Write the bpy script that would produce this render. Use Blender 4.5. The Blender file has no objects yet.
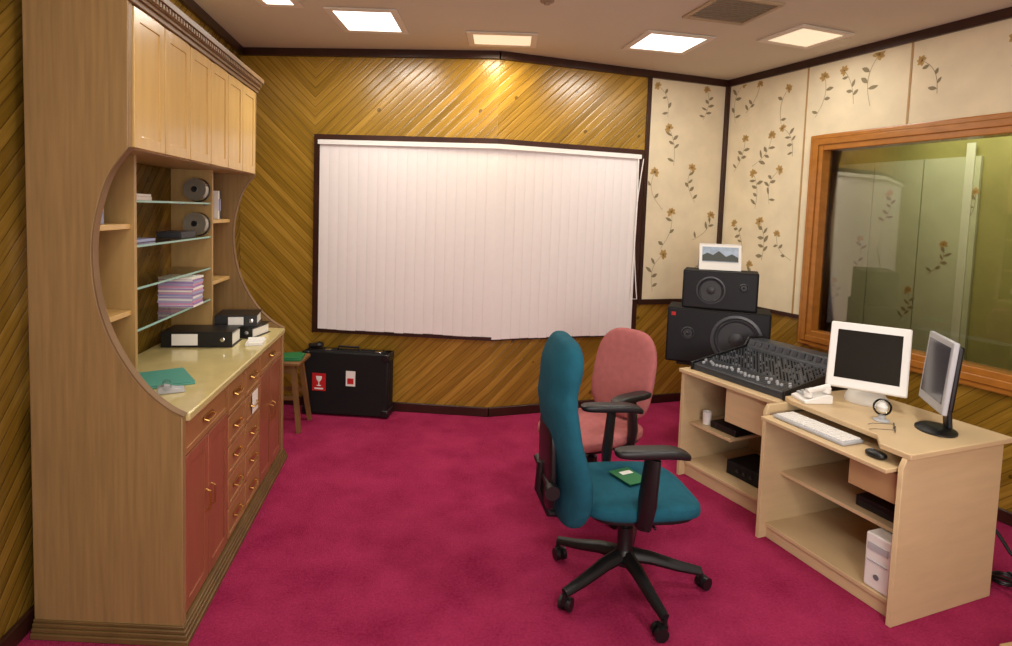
import bpy, bmesh, math, random
from mathutils import Vector, Matrix
random.seed(5)
C = bpy.context.scene.collection
PI = math.pi
# ------------------------------------------------------------------ materials
def lin(c):
    return tuple(((x/255)/12.92 if x/255 <= .04045 else ((x/255+.055)/1.055)**2.4) for x in c)
def mat(name, rgb, rough=.5, metal=0, var=.0, vscale=6, bump=0, bscale=60, stretch=None, spec=.5, coat=0, emit=None, estr=0, trans=0):
    m = bpy.data.materials.new(name); m.use_nodes = True
    nt = m.node_tree; N = nt.nodes; L = nt.links
    b = N['Principled BSDF']
    c = lin(rgb)
    b.inputs['Base Color'].default_value = (*c, 1)
    b.inputs['Roughness'].default_value = rough
    b.inputs['Metallic'].default_value = metal
    b.inputs['Specular IOR Level'].default_value = spec
    b.inputs['Coat Weight'].default_value = coat
    b.inputs['Transmission Weight'].default_value = trans
    if emit:
        b.inputs['Emission Color'].default_value = (*lin(emit), 1); b.inputs['Emission Strength'].default_value = estr
    tc = N.new('ShaderNodeTexCoord'); mp = N.new('ShaderNodeMapping')
    L.new(tc.outputs['Object'], mp.inputs['Vector'])
    if stretch: mp.inputs['Scale'].default_value = stretch
    if var:
        n = N.new('ShaderNodeTexNoise'); n.inputs['Scale'].default_value = vscale; n.inputs['Detail'].default_value = 5
        L.new(mp.outputs['Vector'], n.inputs['Vector'])
        r = N.new('ShaderNodeValToRGB')
        r.color_ramp.elements[0].position = .3; r.color_ramp.elements[1].position = .7
        r.color_ramp.elements[0].color = (*[x*(1-var) for x in c], 1)
        r.color_ramp.elements[1].color = (*[min(1, x*(1+var)) for x in c], 1)
        L.new(n.outputs['Fac'], r.inputs['Fac']); L.new(r.outputs['Color'], b.inputs['Base Color'])
    if bump:
        n2 = N.new('ShaderNodeTexNoise'); n2.inputs['Scale'].default_value = bscale; n2.inputs['Detail'].default_value = 3
        L.new(mp.outputs['Vector'], n2.inputs['Vector'])
        bp = N.new('ShaderNodeBump'); bp.inputs['Strength'].default_value = bump; bp.inputs['Distance'].default_value = .01
        L.new(n2.outputs['Fac'], bp.inputs['Height']); L.new(bp.outputs['Normal'], b.inputs['Normal'])
    return m
def carpet_mat():
    m = bpy.data.materials.new('carpet'); m.use_nodes = True; nt = m.node_tree; N = nt.nodes; L = nt.links; b = N['Principled BSDF']
    tc = N.new('ShaderNodeTexCoord')
    def nz(s, d, r=.5):
        n = N.new('ShaderNodeTexNoise'); n.inputs['Scale'].default_value = s; n.inputs['Detail'].default_value = d; n.inputs['Roughness'].default_value = r
        L.new(tc.outputs['Object'], n.inputs['Vector']); return n.outputs['Fac']
    def M(op, a, bb):
        n = N.new('ShaderNodeMath'); n.operation = op
        for i, v in enumerate((a, bb)):
            if isinstance(v, (int, float)): n.inputs[i].default_value = v
            else: L.new(v, n.inputs[i])
        return n.outputs[0]
    f = M('ADD', M('MULTIPLY', nz(3.2, 5, .6), .5), M('MULTIPLY', nz(80, 4, .75), .5))
    r = N.new('ShaderNodeValToRGB'); e = r.color_ramp.elements
    e[0].position = .36; e[0].color = (*lin((144, 32, 72)), 1); e[1].position = .66; e[1].color = (*lin((190, 60, 104)), 1)
    L.new(f, r.inputs['Fac']); L.new(r.outputs['Color'], b.inputs['Base Color'])
    b.inputs['Roughness'].default_value = 1; b.inputs['Specular IOR Level'].default_value = .05
    bp = N.new('ShaderNodeBump'); bp.inputs['Strength'].default_value = 1; bp.inputs['Distance'].default_value = .012
    L.new(nz(150, 4, .7), bp.inputs['Height']); L.new(bp.outputs['Normal'], b.inputs['Normal'])
    return m
def plank_mat(name, s0, pitch=.055, k=1.0):
    m = bpy.data.materials.new(name); m.use_nodes = True
    nt = m.node_tree; N = nt.nodes; L = nt.links; b = N['Principled BSDF']
    uv = N.new('ShaderNodeUVMap'); sp = N.new('ShaderNodeSeparateXYZ'); L.new(uv.outputs['UV'], sp.inputs[0])
    def M(op, a, bb=None):
        n = N.new('ShaderNodeMath'); n.operation = op
        for i, v in enumerate((a, bb)):
            if v is None: continue
            if isinstance(v, (int, float)): n.inputs[i].default_value = v
            else: L.new(v, n.inputs[i])
        return n.outputs[0]
    d = M('ABSOLUTE', M('SUBTRACT', sp.outputs['X'], s0))
    c = M('DIVIDE', M('SUBTRACT', M('MULTIPLY', sp.outputs['Y'], .72), M('MULTIPLY', d, .69)), pitch)
    al = M('ADD', M('MULTIPLY', d, .72), M('MULTIPLY', sp.outputs['Y'], .69))
    fl = M('FLOOR', c); fr = M('FRACT', c)
    wn = N.new('ShaderNodeTexWhiteNoise'); wn.noise_dimensions = '1D'; L.new(fl, wn.inputs['W'])
    cv = N.new('ShaderNodeCombineXYZ'); L.new(M('MULTIPLY', c, 2.0), cv.inputs['X']); L.new(M('MULTIPLY', al, 1.8), cv.inputs['Y']); L.new(M('MULTIPLY', wn.outputs['Value'], 40), cv.inputs['Z'])
    nz = N.new('ShaderNodeTexNoise'); nz.inputs['Scale'].default_value = 1.6; nz.inputs['Detail'].default_value = 6; L.new(cv.outputs[0], nz.inputs['Vector'])
    tone = M('ADD', M('MULTIPLY', wn.outputs['Value'], .30), M('MULTIPLY', nz.outputs['Fac'], .72))
    rp = N.new('ShaderNodeValToRGB'); e = rp.color_ramp.elements
    e[0].position = .15; e[0].color = (*lin((116*k, 88*k, 24*k)), 1)
    e[1].position = .85; e[1].color = (*lin((194*k, 152*k, 64*k)), 1)
    q = e.new(.5); q.color = (*lin((156*k, 119*k, 38*k)), 1)
    L.new(tone, rp.inputs['Fac'])
    vo = N.new('ShaderNodeTexVoronoi'); vo.inputs['Scale'].default_value = 6
    cv2 = N.new('ShaderNodeCombineXYZ'); L.new(M('MULTIPLY', c, .055), cv2.inputs['X']); L.new(M('MULTIPLY', al, .8), cv2.inputs['Y']); L.new(cv2.outputs[0], vo.inputs['Vector'])
    kn = M('LESS_THAN', vo.outputs['Distance'], .085)
    gr = M('GREATER_THAN', M('ABSOLUTE', M('SUBTRACT', fr, .5)), .455)
    mx = N.new('ShaderNodeMix'); mx.data_type = 'RGBA'; L.new(M('MAXIMUM', M('MULTIPLY', gr, .55), M('MULTIPLY', kn, .7)), mx.inputs[0])
    L.new(rp.outputs['Color'], mx.inputs[6]); mx.inputs[7].default_value = (*lin((66*k, 44*k, 12*k)), 1)
    L.new(mx.outputs[2], b.inputs['Base Color'])
    b.inputs['Roughness'].default_value = .26; b.inputs['Specular IOR Level'].default_value = .7
    bp = N.new('ShaderNodeBump'); bp.inputs['Strength'].default_value = .5; bp.inputs['Distance'].default_value = .003
    prof = M('POWER', M('MULTIPLY', M('ABSOLUTE', M('SUBTRACT', fr, .5)), 2), 7)
    L.new(M('SUBTRACT', 1, prof), bp.inputs['Height']); L.new(bp.outputs['Normal'], b.inputs['Normal'])
    return m
M_ = {}
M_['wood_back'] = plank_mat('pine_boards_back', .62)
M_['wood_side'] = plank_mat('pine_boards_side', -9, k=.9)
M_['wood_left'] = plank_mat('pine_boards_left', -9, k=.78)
M_['trim'] = mat('dark_trim', (52, 26, 18), .35, var=.25, vscale=8)
M_['carpet'] = carpet_mat()
M_['ceiling'] = mat('ceiling_paint', (208, 200, 178), .85, var=.02, vscale=2)
M_['paper'] = mat('wallpaper_cream', (222, 209, 178), .9, var=.06, vscale=6, spec=.15)
M_['leaf'] = mat('paper_leaf', (140, 128, 100), .9, spec=.1)
M_['flower'] = mat('paper_flower', (184, 152, 96), .9, spec=.1)
M_['seam'] = mat('paper_seam', (170, 136, 86), .6)
M_['frame'] = mat('window_oak', (168, 108, 44), .25, var=.12, vscale=5, stretch=(2, 2, 4))
M_['blind'] = mat('blind_fabric', (232, 226, 224), .85, var=.012, vscale=20, spec=.2)
M_['white'] = mat('white_plastic', (232, 230, 226), .35)
M_['cream'] = mat('fixture_cream', (222, 214, 198), .5)
M_['ventc'] = mat('vent_beige', (176, 156, 124), .5)
M_['ventd'] = mat('vent_slats', (150, 130, 104), .6)
M_['black'] = mat('black_plastic', (16, 16, 18), .4)
M_['blackm'] = mat('black_matte', (19, 18, 19), .65, bump=.2, bscale=200, spec=.3)
M_['dgrey'] = mat('dark_grey', (38, 40, 45), .45)
M_['console'] = mat('console_panel', (52, 56, 62), .4)
M_['baffle'] = mat('speaker_baffle', (27, 28, 32), .5, spec=.3)
M_['grey'] = mat('mid_grey', (110, 112, 118), .45)
M_['lgrey'] = mat('light_grey', (178, 180, 184), .4)
M_['chrome'] = mat('chrome', (200, 200, 205), .2, 1)
M_['brass'] = mat('brass', (196, 152, 84), .3, .9)
M_['cabside'] = mat('cabinet_oak_veneer', (146, 116, 74), .45, var=.13, vscale=5, stretch=(12, 12, .7))
M_['cabtan'] = mat('cabinet_tan', (178, 145, 92), .4, var=.08, vscale=5, stretch=(6, 6, 1))
M_['updoor'] = mat('cabinet_pale_maple', (210, 174, 110), .26, var=.06, vscale=4, stretch=(5, 5, 1))
M_['lodoor'] = mat('cabinet_red_cherry', (150, 90, 62), .3, var=.08, vscale=4, stretch=(6, 6, 1))
M_['drawer'] = mat('drawer_maple', (162, 115, 72), .35, var=.08, vscale=4)
M_['counter'] = mat('worktop', (202, 186, 130), .12, var=.05, vscale=12)
M_['plinth'] = mat('plinth', (104, 80, 46), .4, var=.2)
M_['crown'] = mat('crown', (124, 94, 60), .5, var=.15)
M_['beech'] = mat('beech', (204, 178, 138), .42, var=.05, vscale=4, stretch=(1, 1, 6))
M_['beechd'] = mat('beech_edge', (180, 144, 102), .45, var=.08)
M_['stoolwood'] = mat('stool_wood', (120, 84, 44), .5, var=.2)
M_['teal'] = mat('teal_fabric', (28, 88, 106), .9, var=.1, vscale=25, bump=.35, bscale=500, spec=.2)
M_['pink'] = mat('pink_fabric', (174, 104, 104), .9, var=.08, vscale=25, bump=.35, bscale=500, spec=.2)
M_['screen'] = mat('screen_off', (16, 18, 16), .12)
M_['pane'] = mat('outer_pane', (205, 202, 200), .6)
M_['screenlit'] = mat('screen_grey', (70, 70, 78), .2)
M_['cone'] = mat('speaker_cone', (48, 49, 54), .45)
M_['ring'] = mat('speaker_ring', (70, 72, 78), .35)
M_['folder'] = mat('teal_folder', (78, 150, 134), .5)
M_['green'] = mat('green_card', (20, 110, 62), .5)
M_['red'] = mat('red_sticker', (190, 30, 34), .5)
M_['paperw'] = mat('white_paper', (236, 234, 228), .7)
M_['purple'] = mat('purple_case', (160, 128, 186), .4)
M_['pinkc'] = mat('pink_case', (220, 160, 186), .4)
M_['bluec'] = mat('blue_case', (160, 170, 208), .4)
M_['sky'] = mat('photo_sky', (150, 168, 186), .4, var=.2, vscale=20)
M_['mount'] = mat('photo_mountain', (60, 66, 60), .5)
M_['disc'] = mat('disc_silver', (170, 165, 150), .2, .7)
M_['lightwarm'] = mat('diffuser_lit', (255, 252, 246), .5, emit=(255, 250, 240), estr=3)
M_['lightdim'] = mat('diffuser_dim', (240, 225, 200), .5, emit=(255, 236, 200), estr=.7)
M_['boothpaper'] = mat('booth_paper', (150, 146, 84), .8, var=.08)
M_['reflpanel'] = mat('reflection_panel', (186, 190, 156), .8, var=.05)
M_['reflstrip'] = mat('reflection_strip', (206, 208, 184), .8)
M_['glassedge'] = mat('glass_edge', (150, 196, 180), .15)
def glass(name, tint, ref=.9, ior=1.6, rg=.02):
    m = bpy.data.materials.new(name); m.use_nodes = True; nt = m.node_tree; N = nt.nodes; L = nt.links
    N.remove(N['Principled BSDF']); o = N['Material Output']
    t = N.new('ShaderNodeBsdfTransparent'); t.inputs[0].default_value = (*tint, 1)
    g = N.new('ShaderNodeBsdfGlossy'); g.inputs['Roughness'].default_value = rg; g.inputs[0].default_value = (ref, ref, ref, 1)
    f = N.new('ShaderNodeFresnel'); f.inputs[0].default_value = ior
    x = N.new('ShaderNodeMixShader'); L.new(f.outputs[0], x.inputs[0]); L.new(t.outputs[0], x.inputs[1]); L.new(g.outputs[0], x.inputs[2]); L.new(x.outputs[0], o.inputs[0])
    return m
M_['glass'] = glass('window_glass', (.88, .88, .78), ref=.9, ior=1.6, rg=.02)
M_['shelfglass'] = glass('shelf_glass', (.86, .95, .92), ior=1.3)
M_['clear'] = glass('clear_plastic', (.94, .95, .95), ior=1.3)
# ------------------------------------------------------------------ mesh builder
class MB:
    def __init__(s):
        s.bm = bmesh.new(); s.uv = s.bm.loops.layers.uv.new('UVMap'); s.mi = 0
    def add(s, vs, fs, M=None):
        vv = [s.bm.verts.new((M @ Vector(v)) if M else Vector(v)) for v in vs]
        out = []
        for f in fs:
            try:
                fc = s.bm.faces.new([vv[i] for i in f]); fc.material_index = s.mi; out.append(fc)
            except ValueError: pass
        return out
    def box(s, c, d, rot=None, M=None):
        x, y, z = [q/2 for q in d]
        T = Matrix.Translation(c)
        if rot: T = T @ (Matrix.Rotation(rot[2], 4, 'Z') @ Matrix.Rotation(rot[1], 4, 'Y') @ Matrix.Rotation(rot[0], 4, 'X'))
        if M: T = M @ T
        s.add([(-x,-y,-z),(x,-y,-z),(x,y,-z),(-x,y,-z),(-x,-y,z),(x,-y,z),(x,y,z),(-x,y,z)],
              [(0,3,2,1),(4,5,6,7),(0,1,5,4),(1,2,6,5),(2,3,7,6),(3,0,4,7)], T); return s
    def b2(s, x0, x1, y0, y1, z0, z1):
        return s.box(((x0+x1)/2, (y0+y1)/2, (z0+z1)/2), (abs(x1-x0), abs(y1-y0), abs(z1-z0)))
    def cyl(s, p0, p1, r0, r1=None, n=16):
        p0 = Vector(p0); p1 = Vector(p1); r1 = r0 if r1 is None else r1
        ax = (p1-p0).normalized(); a = ax.orthogonal().normalized(); b = ax.cross(a)
        vs = []
        for p, r in ((p0, r0), (p1, r1)):
            for i in range(n):
                t = 2*PI*i/n; vs.append(p + a*r*math.cos(t) + b*r*math.sin(t))
        s.add(vs, [(i, (i+1) % n, n+(i+1) % n, n+i) for i in range(n)] + [tuple(range(n-1, -1, -1)), tuple(range(n, 2*n))]); return s
    def tube(s, pts, r, n=8, flat=1.0):
        pts = [Vector(p) for p in pts]; vs = []; fs = []
        a = None
        for i, p in enumerate(pts):
            d = (pts[min(i+1, len(pts)-1)] - pts[max(i-1, 0)]).normalized()
            if a is None: a = d.orthogonal().normalized()
            else: a = (a - d*a.dot(d)).normalized()
            b = d.cross(a)
            rr = r[i] if isinstance(r, (list, tuple)) else r
            for k in range(n):
                t = 2*PI*k/n; vs.append(p + a*rr*math.cos(t) + b*rr*flat*math.sin(t))
        for i in range(len(pts)-1):
            for k in range(n): fs.append((i*n+k, i*n+(k+1) % n, (i+1)*n+(k+1) % n, (i+1)*n+k))
        fs.append(tuple(range(n-1, -1, -1))); fs.append(tuple((len(pts)-1)*n+k for k in range(n)))
        s.add(vs, fs); return s
    def lathe(s, prof, c=(0, 0, 0), n=28, M=None):
        vs = []; fs = []
        for r, z in prof:
            for k in range(n):
                t = 2*PI*k/n; vs.append((c[0]+max(r, .0004)*math.cos(t), c[1]+max(r, .0004)*math.sin(t), c[2]+z))
        for i in range(len(prof)-1):
            for k in range(n): fs.append((i*n+k, i*n+(k+1) % n, (i+1)*n+(k+1) % n, (i+1)*n+k))
        fs.append(tuple(range(n-1, -1, -1))); fs.append(tuple((len(prof)-1)*n+k for k in range(n)))
        s.add(vs, fs, M); return s
    def prism(s, out, a0, a1, axis='y'):
        def P(u, v, w): return {'y': (u, w, v), 'z': (u, v, w), 'x': (w, u, v)}[axis]
        n = len(out); vs = [P(u, v, a0) for u, v in out] + [P(u, v, a1) for u, v in out]
        s.add(vs, [tuple(range(n)), tuple(range(2*n-1, n-1, -1))] + [(i, n+i, n+(i+1) % n, (i+1) % n) for i in range(n)]); return s
    def sup(s, c, r, e1=.5, e2=.4, fn=None, nu=32, nv=18, M=None):
        def pw(v, e): return math.copysign(abs(v)**e, v)
        vs = []; fs = []
        for j in range(nv+1):
            ph = -PI/2 + PI*j/nv
            for i in range(nu):
                th = 2*PI*i/nu
                p = Vector((r[0]*pw(math.cos(ph), e1)*pw(math.cos(th), e2), r[1]*pw(math.cos(ph), e1)*pw(math.sin(th), e2), r[2]*pw(math.sin(ph), e1)))
                if fn: p = Vector(fn(p))
                vs.append(Vector(c)+p)
        for j in range(nv):
            for i in range(nu): fs.append((j*nu+i, j*nu+(i+1) % nu, (j+1)*nu+(i+1) % nu, (j+1)*nu+i))
        s.add(vs, fs, M); return s
    def build(s, name, mats, parent=None, bevel=0, warp=None, loc=None, rotz=None, sharp=35, flat=False):
        bm = s.bm
        if warp:
            for v in bm.verts: v.co = Vector(warp(v.co))
        if not flat:
            bmesh.ops.remove_doubles(bm, verts=bm.verts, dist=1e-5)
            bmesh.ops.recalc_face_normals(bm, faces=bm.faces)
        me = bpy.data.meshes.new(name); bm.to_mesh(me); bm.free()
        for m in (mats if isinstance(mats, (list, tuple)) else [mats]): me.materials.append(M_[m] if isinstance(m, str) else m)
        if not flat:
            me.polygons.foreach_set('use_smooth', [True]*len(me.polygons)); me.set_sharp_from_angle(angle=math.radians(sharp))
        o = bpy.data.objects.new(name, me); C.objects.link(o)
        if parent: o.parent = parent
        if loc is not None: o.location = loc
        if rotz is not None: o.rotation_euler = (0, 0, rotz)
        if bevel:
            b = o.modifiers.new('bevel', 'BEVEL'); b.width = bevel; b.segments = 2; b.limit_method = 'ANGLE'; b.angle_limit = math.radians(40)
        return o
def tag(o, label, cat, group=None):
    o['label'] = label; o['category'] = cat
    if group: o['group'] = group
    return o
def thing(name, label, cat, loc=(0, 0, 0), rotz=0, group=None):
    o = bpy.data.objects.new(name, None); C.objects.link(o); o.location = loc; o.rotation_euler = (0, 0, rotz); o.empty_display_size = .1
    return tag(o, label, cat, group)
def struct(o): o['kind'] = 'structure'; return o
# ------------------------------------------------------------------ camera
F = 600.; P = math.radians(4.0); ROLL = math.radians(2.0); H = 1.65
cam = bpy.data.cameras.new('camera'); co = bpy.data.objects.new('camera', cam); C.objects.link(co)
cam.sensor_fit = 'HORIZONTAL'; cam.sensor_width = 36; cam.lens = 36*F/1012
cam.shift_x = 0; cam.shift_y = -(323-255)/1012; cam.clip_start = .05
R_ = Matrix.Rotation(PI/2-P, 4, 'X') @ Matrix.Rotation(ROLL, 4, 'Z')
co.matrix_world = Matrix.Translation((0, 0, H)) @ R_
bpy.context.scene.camera = co
# ------------------------------------------------------------------ room
CZ = 2.9
A = Vector((-2.19, 4.93)); B = Vector((-.1, 4.765)); Cc = Vector((1.945, 5.482)); D = Vector((1.945+.425*6.98, -1.5)); E = Vector((-2.19+.1495*6.43, -1.5))
class Wall:
    def __init__(s, p, q):
        s.p = p; s.q = q; s.d = (q-p).normalized(); s.n = Vector((s.d.y, -s.d.x)); s.L = (q-p).length
    def pt(s, a, z, off=0):
        v = s.p + s.d*a + s.n*off; return Vector((v.x, v.y, z))
WL = Wall(A, B); WR = Wall(B, Cc); RW = Wall(Cc, D); LW = Wall(E, A); BW = Wall(D, E)
def quad(mb, W, a0, a1, z0, z1, off=0, us=0):
    fs = mb.add([W.pt(a0, z0, off), W.pt(a1, z0, off), W.pt(a1, z1, off), W.pt(a0, z1, off)], [(0, 1, 2, 3)])
    for l, (u, v) in zip(fs[0].loops, ((a0, z0), (a1, z0), (a1, z1), (a0, z1))): l[mb.uv].uv = (u+us, v)
def wbox(mb, W, a0, a1, z0, z1, o0, o1, us=0):
    vs = [W.pt(a, z, o) for o in (o0, o1) for a, z in ((a0, z0), (a1, z0), (a1, z1), (a0, z1))]
    mb.add(vs, [(0,1,2,3),(7,6,5,4),(0,4,5,1),(1,5,6,2),(2,6,7,3),(3,7,4,0)])
mb = MB(); quad(mb, WL, 0, WL.L, 0, CZ); quad(mb, WR, 0, WR.L, 0, CZ, us=WL.L); struct(mb.build('wall_back', 'wood_back', flat=True))
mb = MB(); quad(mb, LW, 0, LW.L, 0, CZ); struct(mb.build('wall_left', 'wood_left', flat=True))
mb = MB(); quad(mb, BW, 0, BW.L, 0, CZ); struct(mb.build('wall_front', 'cream', flat=True))
ws0, ws1, wz0, wz1 = .937, 3.3, .73, 2.31
mb = MB()
h0, h1, g0, g1 = ws0+.07, ws1-.07, wz0+.07, wz1-.07
for a0, a1, z0, z1 in ((0, h0, 0, CZ), (h1, RW.L, 0, CZ), (h0, h1, 0, g0), (h0, h1, g1, CZ)): quad(mb, RW, a0, a1, z0, z1, us=9.5)
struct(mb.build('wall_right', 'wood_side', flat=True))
mb = MB(); mb.add([(-4, -2, 0), (7, -2, 0), (7, 7.5, 0), (-4, 7.5, 0)], [(0, 1, 2, 3)]); struct(mb.build('floor', 'carpet'))
mb = MB(); mb.b2(-4, 7, -2, 7.5, CZ, CZ+.05); struct(mb.build('ceiling', 'ceiling'))
mb = MB()
for W in (WL, WR, RW, LW):
    wbox(mb, W, 0, W.L, CZ-.06, CZ-.001, 0, .03)
struct(mb.build('trim_1', 'trim', bevel=.006))
for nm, Ws in (('baseboard_back', (WL, WR)), ('baseboard_left', (LW,)), ('baseboard_right', (RW,))):
    mb = MB()
    for W in Ws: wbox(mb, W, 0, W.L, .001, .075, 0, .02)
    struct(mb.build(nm, 'trim', bevel=.004))
# wallpaper panels
def sprig(mb, W, a, z, sc, flip, off, lim):
    rot = random.uniform(-.6, .6); cr, sr = math.cos(rot), math.sin(rot)
    a0, a1, z0, z1 = lim
    def Q(u, v):
        x = a + (u*cr - v*sr)*flip; y = z + u*sr + v*cr
        return W.pt(min(max(x, a0+.01), a1-.01), min(max(y, z0+.01), z1-.01), off)
    bend = random.uniform(.12, .3); pts = []
    for i in range(10):
        t = i/9; pts.append((sc*(bend*math.sin(t*2.6) - .08), sc*(t-.5)))
    mb.mi = 1
    for i in range(9):
        (x0, y0), (x1, y1) = pts[i], pts[i+1]; w = .0016
        mb.add([Q(x0-w, y0), Q(x0+w, y0), Q(x1+w, y1), Q(x1-w, y1)], [(0, 1, 2, 3)])
    def leaf(x, y, ang, l, w):
        ca, sa = math.cos(ang), math.sin(ang); pp = []
        for u, v in ((0, 0), (.25, .75), (.55, 1), (.8, .6), (1, 0), (.8, -.5), (.5, -.8), (.25, -.6)):
            pp.append(Q(x + ca*u*l - sa*v*w, y + sa*u*l + ca*v*w))
        mb.add(pp, [tuple(range(8))])
    for i in range(1, 8, 1):
        x, y = pts[i]
        if random.random() < .6:
            left = i % 2
            leaf(x, y, random.uniform(2.2, 3.0) if left else random.uniform(.1, .9), sc*random.uniform(.17, .26), sc*random.uniform(.04, .06))
    mb.mi = 2; x, y = pts[-1]
    for k in range(6): leaf(x, y, k*PI*.27-.1, sc*random.uniform(.12, .16), sc*.05)
    mb.mi = 0
def paper(n, W, a0, a1, z0, z1):
    mb = MB(); wbox(mb, W, a0, a1, z0, z1, .001, .009)
    lim = (a0, a1, z0, z1); rows = max(1, round((z1-z0)/.36)); cols = max(1, round((a1-a0)/.31))
    for r in range(rows):
        for c in range(cols):
            if random.random() < .06: continue
            a = a0+(a1-a0)*(c+.5+(.2 if r % 2 else -.2))/cols + random.uniform(-.07, .07); z = z0+(z1-z0)*(r+.5)/rows + random.uniform(-.07, .07)
            sprig(mb, W, min(max(a, a0+.12), a1-.12), z, random.uniform(.24, .34), random.choice((-1, 1)), .0105, lim)
    return struct(mb.build('trim_%d' % n, ['paper', 'leaf', 'flower']))
WPz = .94
wx = (1.19 - B.x)/WR.d.x
paper(2, WR, wx, WR.L-.03, WPz, CZ-.06)
paper(3, RW, .03, .85, WPz, CZ-.06)
paper(4, RW, .86, 1.64, wz1+.005, CZ-.06)
paper(5, RW, 1.65, 2.43, wz1+.005, CZ-.06)
paper(6, RW, 2.44, 3.2, wz1+.005, CZ-.06)
mb = MB()
wbox(mb, WR, wx-.035, wx, WPz-.04, CZ-.06, 0, .02)
wbox(mb, WR, wx-.035, WR.L, WPz-.045, WPz, 0, .025)
wbox(mb, RW, 0, ws0, WPz-.03, WPz, 0, .02)
wbox(mb, WR, WR.L-.04, WR.L, WPz-.04, CZ-.06, 0, .04); wbox(mb, RW, 0, .04, WPz-.04, CZ-.06, 0, .04)
struct(mb.build('trim_7', 'trim', bevel=.004))
mb = MB()
for a in (.855, 1.645, 2.435): wbox(mb, RW, a-.006, a+.006, (WPz if a < .9 else wz1), CZ-.06, .001, .013)
struct(mb.build('trim_8', 'seam'))
mb = MB(); wbox(mb, RW, .862, ws0-.002, WPz, wz1+.006, .001, .0085); struct(mb.build('trim_10', 'paper'))
# booth window
mb = MB(); fw = .115
for a0, a1, z0, z1 in ((ws0, ws0+fw, wz0, wz1), (ws1-fw, ws1, wz0, wz1), (ws0+fw, ws1-fw, wz0, wz0+fw), (ws0+fw, ws1-fw, wz1-fw, wz1)):
    wbox(mb, RW, a0, a1, z0, z1, -.10, .035)
for a0, a1, z0, z1 in ((ws0+.03, ws0+.075, wz0+.03, wz1-.03), (ws0+.075, ws1-.075, wz0+.03, wz0+.075), (ws0+.075, ws1-.075, wz1-.075, wz1-.03)):
    wbox(mb, RW, a0, a1, z0, z1, .035, .045)
w2 = struct(mb.build('window_2', 'frame', bevel=.006))
mb = MB(); wbox(mb, RW, ws0+fw-.01, ws1-fw+.01, wz0+fw-.01, wz1-fw+.01, -.05, -.045); struct(mb.build('window_pane', 'glass', w2))
mb = MB(); bk = -1.1
quad(mb, RW, .2, 4.0, 0, 2.7, bk); struct(mb.build('wall_beyond', 'boothpaper', flat=True))
mb = MB()
vs = lambda a, o, z: RW.pt(a, z, o)
for aa in (.2, 4.0):
    fs = mb.add([vs(aa, bk, 0), vs(aa, -.02, 0), vs(aa, -.02, 2.7), vs(aa, bk, 2.7)], [(0, 1, 2, 3)])
    for l, uvv in zip(fs[0].loops, ((0, 0), (1.5, 0), (1.5, 2.7), (0, 2.7))): l[mb.uv].uv = uvv
mb.add([vs(.2, bk, 2.7), vs(4.0, bk, 2.7), vs(4.0, -.02, 2.7), vs(.2, -.02, 2.7)], [(0, 1, 2, 3)])
struct(mb.build('wall_beyond_sides', 'wood_side', flat=True))
mb = MB()
for k in range(3): wbox(mb, RW, .25+k*.42, .25+k*.42+.41, .2, 2.2, bk+.005, bk+.03)  # pale panels and sprigs stand in for the room reflected in the glass
mb.mi = 3; wbox(mb, RW, 1.40, 1.46, .2, 2.3, bk+.03, bk+.04); mb.mi = 0  # pale strip painted in as a white vertical reflection
for k in range(6): sprig(mb, RW, .36+k*.22, 1.0+(k % 3)*.4, .26, 1, bk+.032, (.25, 1.6, .2, 2.2))
struct(mb.build('trim_9', ['reflpanel', 'leaf', 'flower', 'reflstrip']))
# back window + vertical blind
X0, X1, Z0, Z1 = -1.556, 1.13, .63, 2.225
aL = (X0-A.x)/WL.d.x; aR = (X1-B.x)/WR.d.x; t = .05
mb = MB()
wbox(mb, WL, aL, aL+t, Z0, Z1, 0, .05); wbox(mb, WR, aR-t, aR, Z0, Z1, 0, .05)
for z0, z1 in ((Z0, Z0+.045), (Z1-.04, Z1)):
    wbox(mb, WL, aL+t, WL.L+.0105, z0, z1, 0, .05); wbox(mb, WR, -.0105, aR-t, z0, z1, 0, .05)
w1 = struct(mb.build('window_1', 'trim'))
mb = MB(); wbox(mb, WL, aL+t, WL.L+.009, Z0+.045, Z1-.04, .040, .044); wbox(mb, WR, -.009, aR-t, Z0+.045, Z1-.04, .040, .044)
struct(mb.build('window_pane', 'pane', w1))
bo = WL.pt(WL.L, Z0, .05)
bl = thing('vertical_blind', 'wide white vertical slat blind drawn shut over the window in the pine wall', 'blind', bo)
def rel(v): return v-bo
mb = MB()
V3 = lambda v: Vector((v.x, v.y, 0))
def slat(c, dr, nr, bot, hw):
    pts = []
    for k in range(5):
        u = -1+k*.5; pts.append(c + dr*hw*u + nr*(.0012*(1-u*u)))
    vv = [rel(Vector((p.x, p.y, bot))) for p in pts]+[rel(Vector((p.x, p.y, Z1-.075))) for p in pts]
    mb.add(vv, [(k, k+1, k+6, k+5) for k in range(4)])
for W, a0, a1, n, db in ((WL, aL+t, WL.L+.0125, 18, 0), (WR, -.0125, aR-t, 16, .016)):
    p_ = (a1-a0)/n
    for i in range(n): slat(W.pt(a0+(i+.5)*p_, 0, .056), V3(W.d), V3(W.n), Z0+.03 + random.uniform(-.004, .004) - db, p_/2-.0004)
o = mb.build('slats', 'blind', bl)
mb = MB(); wbox(mb, WL, aL+t-.01, WL.L+.016, Z1-.08, Z1-.045, .045, .075); wbox(mb, WR, -.016, aR-t+.01, Z1-.08, Z1-.045, .045, .075)
for v in mb.bm.verts: v.co -= bo
mb.build('headrail', 'white', bl)
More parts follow.
